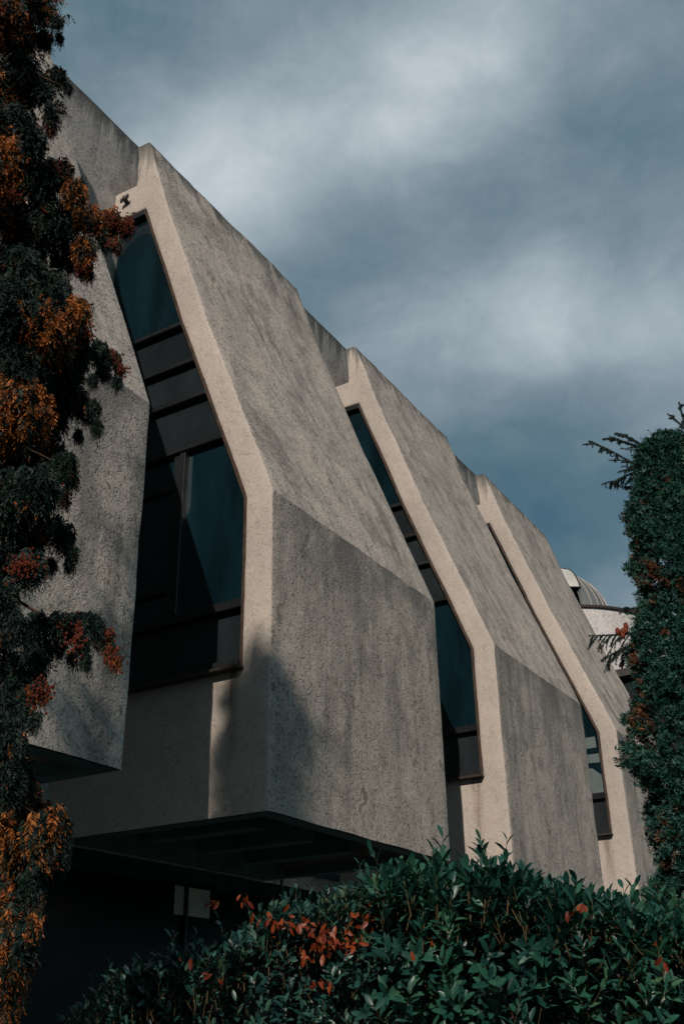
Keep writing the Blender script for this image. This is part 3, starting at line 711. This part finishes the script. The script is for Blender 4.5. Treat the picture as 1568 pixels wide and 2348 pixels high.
def cedar_branch(spots, dd=0.0, subs=9, droop=.25, slen=.32, r0=.020):
    P = [at(x, y, DCED + dd + .12 * i) for i, (x, y) in enumerate(spots)]
    root = Vector((C0.x, C0.y, P[0].z - .15))
    wood.tube([root - C0, (root + P[0]) / 2 - C0 + Vector((0, 0, .05)), P[0] - C0], [.05, .035, r0], 6)
    main = curve(P, 14); twig(main, r0, .004, .020, 240)
    for i in range(subs):
        t = (i + .4) / subs; k_ = int(t * 14); p = main[k_]; d = (main[min(k_+1, 14)] - main[max(k_-1, 0)]).normalized()
        sd_ = Vector((d.y, -d.x, 0)).normalized() * (1 if i % 2 else -1)
        L_ = slen * (1 - .65 * t) * random.uniform(.7, 1.2)
        e = p + (d * .75 + sd_ * random.uniform(.1, .9) + Vector((0, 0, -droop * random.uniform(.1, 2.4) + .1))) * L_
        md = p.lerp(e, .5) + Vector((0, 0, .03))
        sc = curve([p, md, e], 6); twig(sc, .007, .003, .017, 260)
        for j in (2, 4):
            q = sc[j]; e2 = q + (d * .5 - sd_ * .35 + Vector((0, 0, -droop * random.uniform(.6, 2)))) * L_ * .45
            twig([q, q.lerp(e2, .5) + Vector((0,0,.008)), e2], .004, .002, .015, 260)
cedar_branch([(1500,1085),(1458,1069),(1429,1050),(1389,1027),(1349,1011)], 0, 16, .38, .50)
cedar_branch([(1510,1040),(1467,1021),(1445,1005),(1423,997)], .2, 13, .12, .42)
cedar_branch([(1500,1045),(1466,1028),(1430,1010),(1392,1007)], .3, 13, .20, .40)
cedar_branch([(1490,1075),(1452,1080),(1425,1095),(1398,1111)], .1, 12, .40, .36)
cedar_branch([(1500,1130),(1460,1125),(1440,1120),(1407,1113)], .3, 5, .2, .2)
cedar_branch([(1600,1040),(1575,990),(1562,960),(1556,921)], .1, 8, .05, .22)
cedar_branch([(1600,1020),(1575,985),(1555,970),(1530,949)], .0, 6, .15, .2)
cedar_branch([(1500,1450),(1440,1452),(1405,1458),(1348,1458)], 0, 16, .75, .34)
cedar_branch([(1500,1470),(1440,1478),(1415,1492),(1386,1510)], .1, 13, .7, .30)
cedar_branch([(1500,1440),(1450,1460),(1432,1490),(1427,1530)], .2, 7, .7, .18)
cedar_branch([(1480,1400),(1455,1395),(1440,1392),(1418,1408)], .2, 4, .2, .12)
cedar_branch([(1700,1400),(1800,1380),(1900,1400)], .0, 8, .5, .5)
cedar_branch([(1750,1200),(1850,1150),(1950,1170)], .0, 8, .5, .5)
V = []
NP = np.array([tuple(v) for v in needP]); NA = np.array([tuple(v) for v in needA]); NL = np.array(needL)
wv_ = nrm(np.cross(NA, rng.normal(size=NA.shape))) * .0036
V = np.stack([NP - wv_, NP + wv_, NP + NA * NL[:, None] + wv_ * .3, NP + NA * NL[:, None] - wv_ * .3], axis=1)
quads('needles', V, M_cedar, parent=cedar)
wood.build('branches', M_cbark, cedar, True)
tk = MB(); tk.tube([(0, 0, -.05), (.05, 0, 3), (0, .04, 6), (0.03, 0, 8.0)], [.22, .17, .10, .02], 10); tk.build('trunk', M_bark, cedar, True)
for x, y in ((1415.5,1448),(1427,1449),(1433,1445),(1434,1436),(1427,1457)):
    cn = MB(); pr_ = [(0.004, -.045), (.022, -.035), (.030, -.01), (.028, .02), (.016, .042), (.003, .05)]
    ring(cn, pr_, 12); o = cn.build('cone', M_cone, cedar, True); o.location = at(x, y, DCED - .05) - C0

# ------------------------------------------------------------------ hedges
def leaves(name, P, A, Nn, L, Wd, mt, parent, bend=.18):
    """one mesh of folded, curved leaves (12 shared vertices each)"""
    n = len(P); A = nrm(A); sd_ = nrm(np.cross(A, Nn)); up = np.cross(sd_, A)
    rows = [(0, .05), (.28, .82), (.62, 1.0), (.86, .62), (1.0, .05)]
    V = []
    for t, w in rows:
        c = P + A * (L * t)[:, None] - up * (L * bend * t * t)[:, None]
        e = sd_ * (Wd * w * .5)[:, None]; lift = up * (Wd * w * .16)[:, None]
        V += [c - e + lift, c, c + e + lift]
    V = np.stack(V, axis=1); nr = len(rows); nv = nr * 3
    q = []
    for r_ in range(nr - 1):
        for c_ in range(2): a = r_ * 3 + c_; q.append((a, a + 1, a + 4, a + 3))
    q = np.array(q); F = (q[None] + (np.arange(n) * nv)[:, None, None]).reshape(-1)
    me = bpy.data.meshes.new(name); me.vertices.add(n * nv); me.vertices.foreach_set('co', V.reshape(-1).astype(np.float32))
    nf = n * len(q); me.loops.add(nf * 4); me.loops.foreach_set('vertex_index', F.astype(np.int32))
    me.polygons.add(nf); me.polygons.foreach_set('loop_start', np.arange(0, nf * 4, 4, dtype=np.int32))
    me.update(calc_edges=True); me.polygons.foreach_set('use_smooth', [True] * nf); me.materials.append(mt); me.validate()
    o = bpy.data.objects.new(name, me); COL.objects.link(o); o.parent = parent
    return o
def shoots(P, D, n_leaf, slen, lsize, rg, tip=True):
    """stems with spiralling leaves -> arrays of leaf base, axis, normal, length plus stem quads"""
    n = len(P); D = nrm(D)
    s1 = nrm(np.cross(D, rg.normal(size=(n, 3)))); s2 = np.cross(D, s1)
    LP, LA, LN, LL = [], [], [], []
    for k in range(n_leaf):
        t = .25 + .75 * k / (n_leaf - 1); ph = k * 2.4 + rg.normal(size=n) * .25
        rad_ = s1 * np.cos(ph)[:, None] + s2 * np.sin(ph)[:, None]
        op = 1.15 - .65 * t + rg.normal(size=n) * .15
        ax_ = D * np.cos(op)[:, None] + rad_ * np.sin(op)[:, None]
        LP.append(P + D * (slen * t)[:, None]); LA.append(ax_); LN.append(D * np.sin(op)[:, None] - rad_ * np.cos(op)[:, None])
        LL.append(lsize * (.85 + .3 * rg.random(n)) * (1.0 - .28 * max(0, t - .7) / .3))
    w = s1 * .0022; w2 = s2 * .0022; T = P + D * slen[:, None]
    SQ = np.concatenate([np.stack([P - w, P + w, T + w * .5, T - w * .5], axis=1), np.stack([P - w2, P + w2, T + w2 * .5, T - w2 * .5], axis=1)])
    return np.concatenate(LP), np.concatenate(LA), np.concatenate(LN), np.concatenate(LL), SQ
def hedge(name, label, x0, x1, y0, y1, top, n_sh, n_leaf, lsize, slen, mt, seed, ratio=.36, thin=None, reds=None):
    rg = np.random.default_rng(seed); t = empty(name, ((x0 + x1) / 2, (y0 + y1) / 2, 0)); tag(t, label, 'shrub')
    O = np.array(t.location)
    x = rg.uniform(x0, x1, n_sh); y = y0 + (y1 - y0) * rg.random(n_sh) ** 1.7
    tz = np.array([top(a, b) for a, b in zip(x, y)])
    z = tz - (rg.random(n_sh) ** 1.6) * 1.5 * np.where(rg.random(n_sh) < .28, .06, 1)
    P = np.stack([x, y, z + CAMZ], axis=1)
    front = np.clip(1 - (y - y0) / (y1 - y0) * 1.6, 0, 1)[:, None]
    near_top = np.clip(1 - (tz - z) / .25, 0, 1)[:, None]
    D = nrm(np.array([0, 0, 1.0]) * (.75 + near_top * .8) + np.array([0, -1.0, 0]) * front * (1 - near_top) * .8 + rg.normal(size=(n_sh, 3)) * .42)
    sl_ = slen * (.7 + .6 * rg.random(n_sh)) * (1 + .35 * near_top[:, 0] * rg.random(n_sh))
    P = P - D * (sl_ * .55)[:, None]
    ns = 46
    x2 = rg.uniform(x0 + .1, x1, ns); y2 = rg.uniform(y0, y0 + .7, ns)
    tops_ = np.array([top(a, b) for a, b in zip(x2, y2)])
    P2 = np.stack([x2, y2, tops_ + CAMZ - .08], axis=1); D2 = nrm(np.array([0, 0, 1.0]) + rg.normal(size=(ns, 3)) * .2); s2_ = slen * rg.uniform(1.0, 1.75, ns)
    P = np.concatenate([P, P2]); D = np.concatenate([D, D2]); sl_ = np.concatenate([sl_, s2_]); x = np.concatenate([x, x2])
    keep = P[:, 2] > .15
    if thin is not None: keep &= rg.random(len(x)) < np.array([thin(a) for a in x])
    P, D, sl_ = P[keep], D[keep], sl_[keep]
    LP, LA, LN, LL, SQ = shoots(P - O, D, n_leaf, sl_, lsize, rg)
    leaves('foliage', LP, LA, LN, LL, LL * ratio * rg.uniform(.85, 1.15, len(LL)), mt, t)
    quads('shoots', SQ, M_stem, parent=t)
    # woody stems
    wd = MB()
    for i in range(46):
        bx_, by_ = rg.uniform(x0 + .1, x1 - .1), rg.uniform(y0 + .55, y1 - .1); tz_ = top(bx_, by_) + CAMZ
        a = Vector((bx_, by_, 0)) - Vector(O); b = Vector((bx_ + rg.normal() * .18, by_ - .1 + rg.normal() * .15, tz_ - .12)) - Vector(O)
        md = a.lerp(b, .5) + Vector((rg.normal() * .08, rg.normal() * .08, 0))
        wd.tube(curve([a, md, b], 6), [.016, .015, .013, .011, .009, .007, .004], 5)
    wd.build('stems', M_bark, t, True)
    if reds:
        RP = []
        for px, py, rpx, cnt, d in reds:
            for _ in range(cnt): RP.append(at(px + rg.normal() * rpx, py + rg.normal() * rpx * .45, d + rg.normal() * .04))
        RP = np.array([tuple(p) for p in RP]) - O; m = len(RP)
        A_ = nrm(rg.normal(size=(m, 3)) * .7 + np.array([0, -.2, -.6])); 
        RL = .042 * rg.uniform(.6, 1.15, m)
        leaves('red_leaves', RP, A_, nrm(rg.normal(size=(m, 3)) * .6 + np.array([0, -1, .3])), RL, RL * .42, M_red, t, .25)
    return t
TX = [-2.2, -1.55, -1.30, -1.0, -.8, -.55, -.35, -.1, .1, .3, .5, .75, 1.0, 1.25, 1.5, 2.0, 4.5]
TZ = [-.1, .02, .14, .36, .42, .48, .60, .67, .73, .74, .75, .74, .66, .60, .52, .45, .45]
def topz(x, y): return float(np.interp(x / y * 5.0, TX, TZ)) * (.55 + .45 * y / 5.0) + .05 * mnoise.noise(Vector((x * 4, y * 4, 0))) - .17
REDS = [(690,2120,26,26,4.72),(740,2140,32,34,4.70),(780,2165,26,26,4.68),(700,2185,18,12,4.68),(560,2060,14,8,4.75),(610,2100,16,9,4.75),(830,2110,22,14,4.72),(860,2060,20,8,4.75),(480,2070,8,5,4.75),
        (745,2250,12,7,4.62),(715,2255,8,4,4.62),(640,2110,20,10,4.72),(490,2240,10,3,4.6),(420,2200,12,3,4.6),(870,2100,10,5,4.7)]
hedge('small_leaved_shrub', 'dark small leaved evergreen shrub with a patch of orange red leaves below the overhang', -1.5, .55, 4.75, 5.9, topz, 2900, 9, .056, .16, M_smallleaf, 11, .38,
      thin=lambda x: float(np.clip((x + 1.45) / .5, .10, 1)), reds=REDS)
REDS2 = [(985,2155,4,2,4.45),(940,2180,4,1,4.45),(1330,2075,8,3,4.5),(1310,2090,8,2,4.5),(1395,2130,6,1,4.45),(1490,2170,8,1,4.4),(1530,2200,8,2,4.4)]
hedge('cherry_laurel_hedge', 'glossy green cherry laurel hedge with upright leafy shoots at the lower right', .12, 3.3, 4.5, 5.9, topz, 2700, 9, .084, .18, M_laurel, 12, .34, reds=REDS2)

# ------------------------------------------------------------------ tall cypresses behind the viewpoint; they shade the foot of the bays
def taper(h, r, sh=.55): return lambda z: r * (max(0.02, 1 - z / h) ** sh) * (1 if z > .6 else .6)
column_tree('tall_cypress', (-4.12, -6.0, 0), 14.75, taper(14.75, 1.0, .46), 1700, 'taller slender dark cypress behind the viewpoint', 'cypresses behind the viewpoint', seed=21, Lr=(.28, .5), front=False, k=7)
column_tree('tall_cypress', (-4.9, -2.6, 0), 10.6, taper(10.6, .75, .5), 1300, 'shorter slender dark cypress behind the viewpoint close to the facade', 'cypresses behind the viewpoint', seed=22, Lr=(.28, .5), front=False, k=7)

pp = MB(); pp.tube([(PER - GAP + .34, 2.74, .0), (PER - GAP + .34, 2.74, ZB + 1.2 + CAMZ)], .022, 8); pp.build('downpipe', M_frame, bld)
